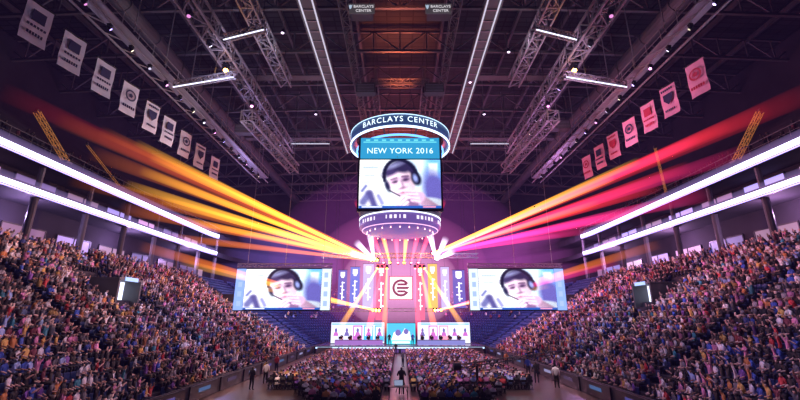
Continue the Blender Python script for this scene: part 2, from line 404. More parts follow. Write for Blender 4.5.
over(E_(.04, .16, .09, .07, .09), (.62, .46, .62)); over(E_(.26, .15, .08, .07, .09), (.42, .28, .45)); over(E_(.03, .14, .05, .02, .04), (.18, .12, .22)); over(E_(.25, .13, .05, .02, .04), (.16, .1, .2))
over(C_(-.04, .215, .08, .225, .012, .05), (.35, .24, .38)); over(C_(.2, .225, .32, .20, .012, .05), (.25, .16, .28))
over(C_(.12, .12, .1, 0, .03, .07), (1, .9, .97)); over(C_(.16, .12, .16, -.02, .02, .07), (.55, .4, .55)); over(E_(.13, -.04, .06, .022, .06), (.48, .32, .46)); over(E_(.14, -.145, .085, .022, .05), (.56, .26, .4)); over(E_(.15, -.2, .07, .02, .05), (.66, .48, .62))
for a_ in range(16):
    t0 = math.pi*(.02+.94*a_/16); t1 = math.pi*(.02+.94*(a_+1)/16); over(C_(.17+.345*math.cos(t0), .17+.48*math.sin(t0), .17+.345*math.cos(t1), .17+.48*math.sin(t1), .034, .04), (.06, .06, .14))
over(E_(.47, .10, .10, .17, .05), (.06, .06, .14)); over(E_(.455, .11, .045, .09, .05), (.5, .55, .85)); over(E_(-.15, .1, .05, .14, .05), (.1, .1, .22)); over(C_(-.14, -.02, .03, -.2, .014, .03), (.08, .08, .16))
over(C_(.85, -1.05, .45, -.42, .15, .05, .10), (.78, .58, .74), sh); over(C_(-.28, -1.05, -.02, -.5, .13, .05, .09), (.95, .78, .88), sh)
over(E_(.38, -.33, .15, .13, .05), (.82, .62, .78)); over(E_(.02, -.4, .13, .12, .05), (.97, .82, .9))
for fx, fy in ((.16, -.12), (.17, -.2), (.2, -.29), (.24, -.37)): over(C_(.38, fy-.06, fx, fy, .034, .04, .027), (.95, .78, .88)); over(C_(.36, fy-.098, fx+.03, fy-.037, .005, .03), (.5, .36, .5))
for fx, fy in ((.12, -.22), (.14, -.3), (.15, -.38)): over(C_(.0, fy-.08, fx, fy, .032, .04, .025), (.98, .85, .93)); over(C_(.01, fy-.112, fx, fy-.037, .005, .03), (.55, .42, .55))
gx, gy = hx, hy
over(B_(-1.62, -1.1, 1.62, -.90, .03), (.1, .25, .6)); over(B_(-1.5, -.97, -.7, -.92, .02), (.9, .9, 1)); over(B_(.9, -.97, 1.4, -.92, .02), (.9, .5, .6))
rs = np.random.RandomState(3); img = np.clip(img*(1+.05*rs.randn(GY+1, GX+1, 1)), 0, 1)
vidm = bpy.data.materials.new('video_pixels'); vidm.use_nodes = True; nt = vidm.node_tree; b = nt.nodes['Principled BSDF']
b.inputs['Base Color'].default_value = (.01, .01, .01, 1); a = nt.nodes.new('ShaderNodeAttribute'); a.attribute_name = 'Col'
nt.links.new(a.outputs['Color'], b.inputs['Emission Color']); b.inputs['Emission Strength'].default_value = 1.6
vme = bpy.data.meshes.new('video_picture')
vme.from_pydata([(hx[j, i]/3.24, 0, hy[j, i]/2) for j in range(GY+1) for i in range(GX+1)], [], [(j*(GX+1)+i, j*(GX+1)+i+1, (j+1)*(GX+1)+i+1, (j+1)*(GX+1)+i) for j in range(GY) for i in range(GX)])
ca = vme.color_attributes.new('Col', 'FLOAT_COLOR', 'POINT'); cf = np.ones(((GX+1)*(GY+1), 4)); cf[:, :3] = img.reshape(-1, 3)**1.8; ca.data.foreach_set('color', cf.ravel()); vme.materials.append(vidm)
def picture(parent, w, h, y=-.05):
    o = bpy.data.objects.new('video_picture', vme); COL.objects.link(o); o.parent = parent; o.location = (0, y, 0); o.scale = (w, 1, h); return o

# ---------------------------------------------------------------- scoreboard
JC = Vector((0, 48.6, 0))
J = empty('centre_scoreboard', (JC.x, JC.y, 14.3), 'large centre-hung scoreboard with lettered ring on top and four video sides', 'scoreboard')
zb = -14.3
RR = 6.45
ring = MB().lathe([(RR-.35, 26.5+zb), (RR, 26.5+zb), (RR, 27.9+zb), (RR-.35, 27.9+zb), (RR-.75, 27.2+zb), (RR-.35, 26.5+zb)], 64).build('top_ring', mat('ring_blue', (.02, .03, .10), .4, 0, (.08, .2, .6), .25), J, True)
text('BARCLAYS CENTER', .98, em((.75, .92, 1), 2.0), 'lettering', ring, lambda x, y, z: ((RR+.08)*math.sin(x/(RR+.08)), -(RR+.08)*math.cos(x/(RR+.08))-z, y+27.25+zb), 0, .0, 1.2)
MB().lathe([(RR-.05, 26.28+zb), (RR+.07, 26.28+zb), (RR+.07, 26.5+zb), (RR-.05, 26.5+zb)], 64).build('light_band', em((.6, .8, 1), 3), ring)
MB().lathe([(RR-.05, 27.9+zb), (RR+.05, 27.9+zb), (RR+.05, 27.98+zb), (RR-.05, 27.98+zb)], 64).build('light_band', em((.5, .75, 1), 2.0), ring)
MB().lathe([(5.5, 25.6+zb), (5.7, 25.6+zb), (5.7, 25.78+zb), (5.5, 25.78+zb)], 64).build('inner_light_ring', em((.12, .4, 1), 2.5), J)
BW = 9.7
MB().box(0, 0, 21.0+zb, BW-.3, BW-.6, 8.8).build('body', black, J)
for sx in (-1, 1):
    for sy in (-1, 1): MB().box(sx*BW/2*.99, sy*(BW/2-.2), 21.2+zb, .25, .25, 9.3).build('corner_post', greym, J)
for k in range(4):
    a = k*math.pi/2
    f = MB().box(0, 0, 0, BW, .2, 6.2).build('video_screen', black, J); f.location = ((BW/2-.1)*math.sin(a), -(BW/2-.1)*math.cos(a), 19.85+zb); f.rotation_euler = (0, 0, a)
    picture(f, BW-.3, 5.9, -.12)
    h = MB().box(0, 0, 0, BW-.4, .2, 2.6).build('header_screen', em((.03, .38, .72), 1.0), J); h.location = ((BW/2-.1)*math.sin(a), -(BW/2-.1)*math.cos(a), 24.3+zb); h.rotation_euler = (0, 0, a)
    text('NEW YORK 2016', 1.0, em((.75, 1, 1), 1.6), 'header_lettering', h, lambda x, y, z: (x, -.14-z, y-.4), 0, .0, 1.05)
    mb = MB().box(0, -.13, .75, BW-1, .03, .12)
    for q in range(9): mb.box(-3.8+.95*q, -.13, 1.0, .5, .03, .18)
    mb.build('header_stripe', em((.2, .9, 1), 1.0), h)
lr = MB().lathe([(4.6, 16.75+zb), (5.0, 16.7+zb), (5.0, 15.5+zb), (4.6, 15.2+zb), (3.8, 14.95+zb), (0.01, 14.9+zb)], 64).build('lower_ring', mat('ring_violet', (.05, .05, .12), .4, 0, (.3, .16, .7), .5), J, True)
MB().lathe([(4.95, 16.62+zb), (5.06, 16.62+zb), (5.06, 16.48+zb), (4.95, 16.48+zb)], 64).build('light_band', em((.8, .85, 1), 2.2), lr)
MB().lathe([(4.6, 15.2+zb), (4.7, 15.2+zb), (4.7, 15.3+zb), (4.6, 15.3+zb)], 64).build('light_band', em((1, .5, .8), 1.6), lr)
for k in range(60):
    a = 2*math.pi*k/60; r_ = 5.0
    if k % 7 > 4: continue
    MB().box(r_*math.cos(a), r_*math.sin(a), 15.95+zb, .06, .3 if k % 3 else .14, .42, 0, a).build('lit_panel', em((.9, .8, 1), 1.3), lr)
for k in range(24):
    a = 2*math.pi*k/24; MB().cyl((4.1*math.cos(a), 4.1*math.sin(a), 15.0+zb), (4.1*math.cos(a), 4.1*math.sin(a), 14.85+zb), .06, .07, 8).build('downlight', em((1, .4, .4), 5), lr)
for k in range(8):
    a = 2*math.pi*(k+.5)/8
    MB().bar((5.6*math.cos(a), 5.6*math.sin(a), 27.5+zb), (3.4*math.cos(a), 3.4*math.sin(a), 33+zb), .07).bar((5.6*math.cos(a), 5.6*math.sin(a), 27.3+zb), (4.4*math.cos(a), 4.4*math.sin(a), 25.9+zb), .12).build('hoist_cable', greym, J)
mb = MB()
for s in (-1, 1):
    mb.lattice((s*3.2, 43.8, 33.3), (s*3.2, 53.4, 33.3), .8, 8, .1); mb.lattice((-3.6, 48.6+s*4.4, 33.3), (3.6, 48.6+s*4.4, 33.3), .8, 6, .1)
    for q in (-1, 1): mb.bar((s*3.2, 48.6+q*4, 33.3), (s*3.2, 48.6+q*4, ct(3)), .15)
g = tag(mb.build('hoist_frame', roofst), 'square lattice hoist frame in red light above the scoreboard', 'hoist frame')
for s in (-1, 1):
    for q in (-1, 1): MB().cyl((s*3.2, 48.6+q*4, 32.1), (s*3.2, 48.6+q*4, 33), .35, None, 12).build('winch', black, g)

# ---------------------------------------------------------------- side screens
for s, nm in ((-1, 'left'), (1, 'right')):
    a = at(400+s*163, 268, 50); c = at(400+s*70, 311, 50)
    cx = (a.x+c.x)/2; w = abs(a.x-c.x); h = a.z-c.z; zc = (a.z+c.z)/2
    t = empty('side_screen', (cx, 50, zc), 'wide hanging video screen with blue side strips, %s of the stage' % nm, 'video screen', 'hanging video screens beside the stage')
    MB().box(0, .15, 0, w, .3, h).build('frame', black, t)
    f = MB().box(0, -.02, 0, w*.8, .05, h*.96).build('video_screen', black, t)
    picture(f, w*.79, h*.94, -.06)
    for q in (-1, 1):
        p = MB().box(q*w*.445, -.02, 0, w*.1, .05, h*.96).build('side_strip', em((.25, .4, 1) if q*s > 0 else (.7, .8, 1), 1.4), t)
        for k in range(4): MB().box(q*w*.445, -.06, -h*.33+h*.22*k, w*.04, .02, h*.12).build('strip_mark', em((.4, .55, 1), 1.2), p)
    mb = MB().lattice((-w/2, .3, h/2+.35), (w/2, .3, h/2+.35), .4, 16, .06)
    for q in (-.4, 0, .4): mb.bar((q*w, .3, h/2+.4), (q*w, .3, ct(cx)-zc), .04)
    mb.build('hanging_truss', steel, t)

# ---------------------------------------------------------------- stage
st = empty('stage', (0, 62, 0), 'long low black stage with a lit front edge at the end of the floor', 'stage')
MB().box(0, 5, .5, 25, 10, 1.0).build('platform', black, st)
MB().box(0, 5, 1.01, 24.6, 9.6, .03).build('deck', mat('stage_deck', (.12, .08, .16), .25), st)
MB().box(0, -.03, .8, 24.6, .06, .22).build('edge_light', em((.5, .7, 1), 1.8), st)
for k in range(12): MB().box(-11.3+2.05*k, -.03, .35, 1.7, .05, .45).build('front_panel', em((.25, .1, .5), .5), st)
for s in (-1, 1):
    mb = MB()
    for k in range(4): mb.box(s*11, -.15-.3*k, .44-.12*k, 2, .3, .88-.24*k)
    mb.build('stair', greym, st)
def ledwall(u0, u1, v0, z0, Y, label, kind):
    a = at(u0, v0, Y); b_ = at(u1, v0, Y)
    w = b_.x-a.x; h = a.z-z0; cx = (a.x+b_.x)/2
    t = empty('stage_screen', (cx, Y, z0), label, 'video screen')
    MB().box(0, .2, h/2, w, .4, h).build('frame', black, t)
    ms = [em(c, 1.5) for c in ((.72, .74, 1), (.95, .95, 1), (.05, .45, .95), (.5, .12, .5), (.15, .12, .4), (.02, .6, .8), (.9, .3, .45))]
    mb = MB(); y = -.02
    mb.add([(x*w/2, y, h/2+z*h/2) for x, z in rect(-.98, -.96, .98, .96)], [(0, 1, 2, 3)], 0 if kind != 'c' else 5)
    if kind == 'c':
        for i, (c, pts) in enumerate([(2, rect(-.9, -.1, .9, .9)), (1, [(-.7, -.8), (-.5, .1), (-.2, .4), (0, -.1), (.25, .5), (.6, .2), (.7, -.8)]), (4, ell(-.2, .1, .2, .3)), (4, ell(.35, .2, .17, .25)), (5, rect(-.95, -.95, .95, -.6)), (1, rect(-.6, -.88, .6, -.7))]):
            mb.add([(x*w/2, y-.006*(i+1), h/2+z*h/2) for x, z in pts], [tuple(range(len(pts)))], c)
    else:
        q = 1
        for k in range(5):
            x = -.8+.4*k
            for c, pts in [(R.choice([3, 2, 6, 0, 0]), rect(x-.17, -.8, x+.17, .68)), (1, rect(x-.13, -.3, x+.13, .55)), (4, ell(x, .22, .05, .22, 10)), (R.choice([4, 3]), [(x-.1, -.3), (x-.06, .05), (x+.06, .05), (x+.1, -.3)])]:
                mb.add([(xx*w/2, y-.004*q, h/2+z*h/2) for xx, z in pts], [tuple(range(len(pts)))], c); q += 1
        mb.add([(x*w/2, y-.1, h/2+z*h/2) for x, z in rect(-.95, .75, .95, .86)], [(0, 1, 2, 3)], 2)
    mb.build('picture', ms, t)
    return t
ledwall(331, 385, 322, 1.03, 68, 'wide pale stage screen behind the left row of desks', 's')
ledwall(417, 470, 322, 1.03, 68, 'wide pale stage screen behind the right row of desks', 's')
ledwall(386.5, 415.5, 323, 1.03, 65.2, 'square cyan blue screen standing at the middle of the stage', 'c')
truss((-13, 66.5, 14.9), (13, 66.5, 14.9), .7, 30, 'long lighting truss above the hanging team banners over the stage', .09, True)
truss((-12.5, 67, 6.2), (12.5, 67, 6.2), .5, 30, 'low lighting truss just above the wide stage screens', .07, True)
VB = [(338, 346, 270, 306, 0), (350, 359, 267, 308, 1), (363, 373, 264, 308, 2), (376, 386, 264, 320, 3), (416, 425, 264, 320, 3), (428, 438, 264, 308, 4), (441, 450, 267, 308, 2), (453, 466, 270, 308, 0)]
vc = [((.25, .2, .85), .7), ((.2, .25, .95), .9), ((.6, .5, 1), 1.2), ((.95, .12, .25), 1.4), ((.95, .6, .15), 1.1)]
for i, (u0, u1, v0, v1, c) in enumerate(VB):
    a = at(u0, v0, 66); b_ = at(u1, v1, 66); a.x = (a.x+at(u0, v1, 66).x)/2
    w = b_.x-a.x; h = a.z-b_.z
    side = 'left' if i < 4 else 'right'; k = 4-i if i < 4 else i-3
    t = empty('team_banner', ((a.x+b_.x)/2, 66, a.z), 'tall narrow glowing %s banner hanging over the stage, %s %s of the central emblem' % (['dark blue', 'blue', 'violet', 'red', 'yellow'][c], ordw(k), side), 'banner', 'tall banners over the stage')
    mb = MB(); N = 10; vs = []
    for j in range(N+1):
        for q in (0, 1): vs.append((-w/2+w*q, .04*math.sin(j*1.3+i), -h*j/N))
    mb.add(vs, [(2*j, 2*j+1, 2*j+3, 2*j+2) for j in range(N)])
    mb.build('cloth', em(*vc[c]), t)  # stage light on the cloth is put in as emission
    MB().bar((-w/2-.1, 0, .03), (w/2+.1, 0, .03), .06).bar((0, 0, 0), (0, .5, 14.6-a.z if a.z < 14.6 else .3), .03).build('batten', black, t)
    mcol = em((.95, .9, 1), 1.6)
    mb = MB().box(0, -.08, -h*.12, w*.5, .02, w*.5)
    mb.box(0, -.08, -h*.20, w*.3, .02, w*.2); mb.box(0, -.08, -h*.16, w*.1, .02, h*.1)
    mb.build('crest_mark', mcol, t)
    mb = MB().box(0, -.08, -h*.58, w*.12, .02, h*.5)
    for j in range(5): mb.box((.5-j % 2)*w*.16, -.08, -h*(.36+.1*j), w*.34, .02, h*.03)
    mb.build('vertical_mark', mcol, t)
a = at(389, 276, 65.8); b_ = at(413, 300, 65.8)
t = empty('central_emblem_panel', ((a.x+b_.x)/2, 65.8, (a.z+b_.z)/2), 'square bright whitish panel with a compact dark red emblem hanging above the stage', 'sign')
w = b_.x-a.x; h = a.z-b_.z
MB().box(0, .1, 0, w, .2, h).build('panel', em((.98, .86, .95), 1.6), t)
for z in (.48, -.48): MB().box(0, -.01, h*z, w, .04, h*.04).build('rim', em((.8, .1, .25), 1.0), t)
for x in (.48, -.48): MB().box(w*x, -.01, 0, w*.04, .04, h).build('rim', em((.8, .1, .25), 1.0), t)
eo = em((.4, .02, .12), .7)
o_ = ell(0, 0, .72, .72, 28, .5, .5+1.72*math.pi); n_ = ell(0, 0, .54, .54, 28, .5, .5+1.72*math.pi); nn = min(len(o_), len(n_))
o_ = [(.72*math.cos(.55+5.2*i/28), .72*math.sin(.55+5.2*i/28)) for i in range(29)]; n_ = [(.52*math.cos(.55+5.2*i/28), .52*math.sin(.55+5.2*i/28)) for i in range(29)]
MB().add([(x*w/2, -.03, z*h/2) for x, z in o_+n_], [(i, i+1, 30+i, 29+i) for i in range(28)]).build('emblem_arc', eo, t)
for pts in [[(-.3, .38), (.4, .38), (.55, .2), (-.3, .2)], [(-.35, .1), (.7, .1), (.6, -.1), (-.35, -.1)], [(-.3, -.2), (.35, -.2), (.5, -.38), (-.3, -.38)]]:
    MB().add([(x*w/2, -.03, z*h/2) for x, z in pts], [tuple(range(len(pts)))]).build('emblem_bar', eo, t)
for x in (-1, 1): MB().bar((x*w*.4, 0, h/2), (x*w*.4, .4, 14.6-(a.z+b_.z)/2), .03).build('hanger', black, t)

# ---------------------------------------------------------------- hanging banners by catwalks
def hang_banner(s, u, v, idx, i):
    x = (u-400)/400; y = (200-v)/400; Y = 24*(CP-y*SP)/abs(x)
    nm = 'left' if s < 0 else 'right'
    t = empty('hanging_banner', (s*24, Y, 25.0), '%s banner with %s, %s from the near end of the %s row' % (('white' if s < 0 else 'pinkish'), ['round emblem', 'shield emblem', 'dark block'][i % 3], ordw(idx), nm), 'banner', 'cloth banners hanging on the %s' % nm, (math.radians(90-14) if s < 0 else math.radians(-90+14)))
    w, h = 1.6, 2.9; N = 10; mb = MB(); vs = []
    for j in range(N+1):
        for q in range(5): vs.append((-w/2+w*q/4, .07*math.sin(j*.9+i)*j/N+.03*math.cos(q*2+i), -h*j/N))
    mb.add(vs, [(5*j+q, 5*j+q+1, 5*j+q+6, 5*j+q+5) for j in range(N) for q in range(4)])
    mb.build('cloth', clothw if s < 0 else clothp, t, True)
    MB().cyl((-w/2-.1, 0, .04), (w/2+.1, 0, .04), .06, None, 8).bar((-w*.4, 0, 0), (-w*.4, 0, 1.2), .03).bar((w*.4, 0, 0), (w*.4, 0, 1.2), .03).build('batten', black, t)
    yy = -.13; ink = inkb if (s < 0 or i % 2) else inkr
    def line(z, ww, hh):
        mb = MB(); n_ = 6
        for q in range(n_): mb.box(-ww/2+ww*(q+.5)/n_, yy, z, ww/n_*.72, .02, hh)
        mb.build('lettering_mark', ink, t)
    if i % 3 == 0:
        o_ = ell(0, -1.1, .52, .52, 24); n_ = ell(0, -1.1, .38, .38, 24)
        MB().add([(a, yy, b) for a, b in o_+n_], [(q, (q+1) % 24, 24+(q+1) % 24, 24+q) for q in range(24)]).build('ring_mark', ink, t)
        MB().add([(a, yy, b) for a, b in ell(0, -1.1, .22, .22, 5, .3, .3+2*math.pi)], [tuple(range(5))]).build('centre_mark', ink, t); line(-2.2, 1.2, .24)
    elif i % 3 == 1:
        line(-.4, 1.2, .2)
        MB().add([(a, yy, b) for a, b in ((-.45, -.8), (.45, -.8), (.45, -1.35), (0, -1.85), (-.45, -1.35))], [(0, 1, 2, 3, 4)]).build('shield_mark', ink, t); line(-2.35, 1.0, .18)
    else:
        MB().box(0, yy, -.95, .8, .02, .8).build('block_mark', ink, t); line(-1.7, 1.2, .16); line(-2.25, 1.0, .22)
for i, (u, v) in enumerate(zip([38, 72, 103, 128, 150, 167, 184, 199, 214], [18, 53, 80, 104, 124, 139, 151, 161, 171])): hang_banner(-1, u, v, i+1, i if i > 1 else 2)
for i, (u, v) in enumerate(zip([697, 670, 650, 631, 614, 600, 587], [78, 103, 121, 136, 148, 158, 166])): hang_banner(1, u, v, i+1, i)

ambm = mat('amber_lit_steel', (.6, .33, .12), .4, .2, (1, .40, .08), .22)  # amber light is put into the base colour and a weak emission
for i, (s, ub, vb, ut, vt, nm) in enumerate([(-1, 65, 166, 37, 112, 'thick near'), (-1, 120, 186, 87, 145, 'thin far'), (1, 737, 165, 760, 112, 'thick near'), (1, 664, 182, 655, 148, 'thin far')]):
    xb = s*(W+FD+.3); Yb = abs(xb)/abs((ub-400)/400)*(CP-(200-vb)/400*SP)
    b0 = Vector((xb, Yb, 19.25)); tp = at(ut, vt, Yb-2); wd = .42 if 'near' in nm else .18
    t = empty('lattice_mast', b0, 'amber lit lattice mast leaning over the %s upper deck rail, %s one' % ('left' if s < 0 else 'right', nm), 'mast', 'amber masts on the upper decks')
    MB().lattice((0, 0, .2), tp-b0, wd, 9 if wd > .3 else 12, .045 if wd > .3 else .025).build('lattice', ambm, t)
    MB().box(0, 0, .1, .7, .7, .2).build('base', greym, t)
    MB().cyl(tp-b0, tp-b0+Vector((0, 0, .3)), .18, .1, 10).build('cap', greym, t)

# ---------------------------------------------------------------- people
def skeleton(pose):
    V = []; E = []
    def v(co, r): V.append((co, r)); return len(V)-1
    def e(a, b, reg): E.append((a, b, reg))
    if pose == 'stand' or pose == 'stand_hold':
        pe = v((0, 0, .96), .145); be = v((0, -.01, 1.12), .13); ch = v((0, -.01, 1.34), .155); ne = v((0, 0, 1.5), .06); jw = v((0, .03, 1.57), .075); sk = v((0, .015, 1.68), .095)
        for s in (-1, 1):
            sh = v((s*.19, -.01, 1.41), .065)
            el = v((s*.26, -.04, 1.14), .05) if pose == 'stand' else v((s*.27, .06, 1.16), .05)
            ha = v((s*.25, .08, .9), .035) if pose == 'stand' else v((s*.12, .32, 1.25), .035)
            hp = v((s*.1, 0, .88), .1); kn = v((s*.12, .02, .5), .07); an = v((s*.13, -.02, .09), .05); to = v((s*.15, .15, .045), .04)
            e(ch, sh, 2); e(sh, el, 2); e(el, ha, 0); e(pe, hp, 3); e(hp, kn, 3); e(kn, an, 3); e(an, to, 4)
    else:
        ln = .14 if pose == 'lean' else 0
        pe = v((0, 0, .56), .14); be = v((0, -.02+ln*.4, .74), .13); ch = v((0, ln, .96), .155); ne = v((0, .01+ln*1.2, 1.12), .06); jw = v((0, .04+ln*1.3, 1.19), .078); sk = v((0, .02+ln*1.4, 1.31), .1)
        for s in (-1, 1):
            sh = v((s*.19, ln, 1.03), .065)
            if pose == 'cheer' or (pose == 'wave' and s > 0): el = v((s*.3, .06, 1.25), .048); ha = v((s*.26, .08, 1.52), .038)
            elif pose == 'phone': el = v((s*.24, .12, .88), .048); ha = v((s*.06, .34, 1.12), .038)
            elif pose == 'lean': el = v((s*.26, .2, .8), .048); ha = v((s*.1, .42, .74), .038)
            else: el = v((s*.26, .02, .8), .048); ha = v((s*.15, .28, .68), .038)
            hp = v((s*.1, .06, .53), .095); kn = v((s*.14, .44, .53), .07); an = v((s*.14, .42, .1), .045); to = v((s*.15, .57, .045), .04)
            e(ch, sh, 2); e(sh, el, 2); e(el, ha, 0); e(pe, hp, 3); e(hp, kn, 3); e(kn, an, 3); e(an, to, 4)
    e(pe, be, 2); e(be, ch, 2); e(ch, ne, 2); e(ne, jw, 0); e(jw, sk, 5)
    return V, E
TC = {}
def human(pose, lvl):
    if (pose, lvl) in TC: return TC[(pose, lvl)]
    V, E = skeleton(pose)
    me = bpy.data.meshes.new('h'); me.from_pydata([c for c, r in V], [(a, b) for a, b, g in E], [])
    o = bpy.data.objects.new('h', me); COL.objects.link(o)
    o.modifiers.new('s', 'SKIN').use_smooth_shade = True
    if lvl: m = o.modifiers.new('d', 'SUBSURF'); m.levels = lvl; m.render_levels = lvl
    for i, (c, r_) in enumerate(V):
        sv = me.skin_vertices[0].data[i]; sv.radius = (r_*(1.15 if i < 3 else 1), r_*(.85 if i < 3 else 1)); sv.use_root = (i == 0)
    dg = bpy.context.evaluated_depsgraph_get(); dg.update()
    ev = bpy.data.meshes.new_from_object(o.evaluated_get(dg)); bpy.data.objects.remove(o)
    co = np.empty(len(ev.vertices)*3); ev.vertices.foreach_get('co', co); co = co.reshape(-1, 3)
    fs = [tuple(p.vertices) for p in ev.polygons]; bpy.data.meshes.remove(ev)
    P0 = np.array([c for c, r in V])
    best = np.full(len(co), 1e9); reg = np.zeros(len(co), int)
    for a, b, g in E:
        A, B = P0[a], P0[b]; ab = B-A; t = np.clip(((co-A)@ab)/(ab@ab), 0, 1); d = np.linalg.norm(co-(A+t[:, None]*ab), axis=1)/(.5*(V[a][1]+V[b][1]))
        k = d < best; best[k] = d[k]; reg[k] = g
    sk = P0[5]; h = reg == 5
    hair = h & ((co[:, 1] < sk[1]+.01) | (co[:, 2] > sk[2]+.045)); reg[h] = 0; reg[hair] = 1
    co[:, 2] -= min(0, co[:, 2].min())
    TC[(pose, lvl)] = (co, fs, reg); return TC[(pose, lvl)]
SHIRT = {'black': (.015, .015, .02), 'white': (.95, .93, 1), 'grey': (.16, .16, .19), 'pink': (.8, .3, .55), 'blue': (.05, .12, .55), 'red': (.6, .05, .06), 'teal': (.05, .3, .4), 'purple': (.24, .1, .46), 'yellow': (.8, .5, .14), 'pale blue': (.4, .55, .95), 'orange': (.65, .26, .08), 'maroon': (.18, .03, .06)}
SW = ['black']*15+['white']*8+['grey']*4+['pink']*4+['blue']*4+['red']*3+['teal', 'purple', 'purple', 'maroon', 'maroon', 'yellow', 'yellow', 'pale blue', 'pale blue', 'orange', 'orange']
HAIR = {'black': (.012, .01, .01), 'brown': (.05, .028, .02), 'fair': (.3, .2, .1)}
SKIN = [(.75, .5, .42), (.62, .38, .3), (.35, .2, .14), (.82, .58, .5)]
PANT = [(.02, .025, .05), (.015, .015, .015), (.05, .05, .06), (.10, .08, .07)]
PC = {}
def pmesh(pose, shirt, hair, si, pi, lvl=1):
    k = (pose, shirt, hair, si, pi, lvl)
    if k in PC: return PC[k]
    co, fs, reg = human(pose, lvl)
    me = bpy.data.meshes.new('person'); me.from_pydata(co.tolist(), [], fs)
    pal = np.array([SKIN[si], HAIR[hair], SHIRT[shirt], PANT[pi], (.03, .03, .03)])
    c = np.ones((len(co), 4)); c[:, :3] = pal[reg]
    at_ = me.color_attributes.new('Col', 'FLOAT_COLOR', 'POINT'); at_.data.foreach_set('color', c.ravel())
    me.polygons.foreach_set('use_smooth', [True]*len(fs)); me.materials.append(crowdm); me.update()
    PC[k] = me; return me
def person(pose, shirt, hair, loc, rz, label, group=None, lvl=1, scale=1, si=None, pi=None):
    me = pmesh(pose, shirt, hair, R.randrange(4) if si is None else si, R.randrange(2) if pi is None else pi, lvl)
    o = bpy.data.objects.new('person', me); COL.objects.link(o); o.location = loc; o.rotation_euler = (0, 0, rz); o.scale = (scale,)*3
    return tag(o, label, 'person', group)
def merged(name, parts, m):
    VV, LL, SS, CC = [], [], [], []; vo = lo = 0
    for tv, tf, X, cols in parts:
        nv = len(tv); N = len(X); X = np.array(X)
        c, s = np.cos(X[:, 3]), np.sin(X[:, 3]); sc_ = X[:, 4]
        V = np.empty((N, nv, 3))
        V[:, :, 0] = (tv[None, :, 0]*c[:, None]-tv[None, :, 1]*s[:, None])*sc_[:, None]+X[:, 0:1]
        V[:, :, 1] = (tv[None, :, 0]*s[:, None]+tv[None, :, 1]*c[:, None])*sc_[:, None]+X[:, 1:2]
        V[:, :, 2] = tv[None, :, 2]*sc_[:, None]+X[:, 2:3]
        loops = np.array([i for f in tf for i in f]); tot = np.array([len(f) for f in tf]); st_ = np.concatenate([[0], np.cumsum(tot)[:-1]])
        LL.append((loops[None]+np.arange(N)[:, None]*nv).ravel()+vo); SS.append((st_[None]+np.arange(N)[:, None]*len(loops)).ravel()+lo)
        VV.append(V.reshape(-1, 3)); vo += N*nv; lo += N*len(loops)
        if cols is not None:
            q = np.ones((N, nv, 4)); q[:, :, :3] = np.array(cols); CC.append(q.reshape(-1, 4))
    V = np.concatenate(VV); L = np.concatenate(LL); S = np.concatenate(SS)
    me = bpy.data.meshes.new(name); me.vertices.add(len(V)); me.vertices.foreach_set('co', V.ravel())
    me.loops.add(len(L)); me.loops.foreach_set('vertex_index', L.astype(np.int32)); me.polygons.add(len(S)); me.polygons.foreach_set('loop_start', S.astype(np.int32))
    me.update(calc_edges=True); me.validate()
    if CC:
        a_ = me.color_attributes.new('Col', 'FLOAT_COLOR', 'POINT'); a_.data.foreach_set('color', np.concatenate(CC).ravel())
    me.materials.append(m)
    o = bpy.data.objects.new(name, me); COL.objects.link(o); return o
sb = MB()
sb.box(0, 0, .41, .46, .42, .06).box(0, .2, .395, .42, .06, .07)
bk = [(-.23, -.2, .42), (.23, -.2, .42), (.23, -.26, .86), (-.23, -.26, .86), (-.23, -.25, .42), (.23, -.25, .42), (.21, -.31, .88), (-.21, -.31, .88)]
sb.add(bk, [(0, 1, 2, 3), (7, 6, 5, 4), (3, 2, 6, 7), (0, 4, 5, 1), (0, 3, 7, 4), (1, 5, 6, 2)]).box(0, -.1, .2, .08, .2, .4).box(-.25, -.03, .55, .04, .34, .04).box(.25, -.03, .55, .04, .34, .04)
fb = MB().box(0, 0, .43, .42, .4, .03).box(0, -.24, .78, .42, .03, .2)
for s in (-1, 1):
    fb.bar((s*.2, -.26, .9), (s*.2, .2, .01), .025); fb.bar((s*.19, -.2, .01), (s*.19, .15, .43), .025)
fb.bar((-.2, .15, .08), (.2, .15, .08), .02).bar((-.19, -.16, .08), (.19, -.16, .08), .02)

HS = .80
seats = []
def blocked(s, d, y, i):
    for ps, py in PORT:
        if ps == s and abs(y-py) < 1.75 and PI0-1 <= i <= PI0+5: return True
    return False
for s in (-1, 1):
    for i in range(NR):
        d = .6+SPC*i+.47; x = s*(W+d); z = ZW+RISE*i
        y = 12.0; cnt = 0
        while y < 71.5:
            cnt += 1
            if (y-14) % 10.5 > 1.2 and not blocked(s, d, y, i):
                occ = y < 61-.25*i and R.random() < .97 and not (16.4 < abs(x) < 20.8 and abs(y-50) < .9)
                seats.append((x, y, z, s*math.pi/2, s, i, cnt, occ))
            y += .41
        r_ = RC+d; na = int(math.pi/2*r_/.5)
        for k in range(na):
            a = math.pi/2*k/na; seats.append((s*((W-RC)+r_*math.cos(a)), YC+r_*math.sin(a), z, s*(math.pi/2+a), s, i, 200+k, i > 8 and R.random() < .1))
def aspect(L):
    return sorted([q for q in L if inview(q[0], q[1], q[2]+.6)], key=lambda q: q[0]**2+q[1]**2+(q[2]-CAMZ)**2)
ind_seats = set(id(q) for q in aspect(seats)[:300])
floor_ch = []
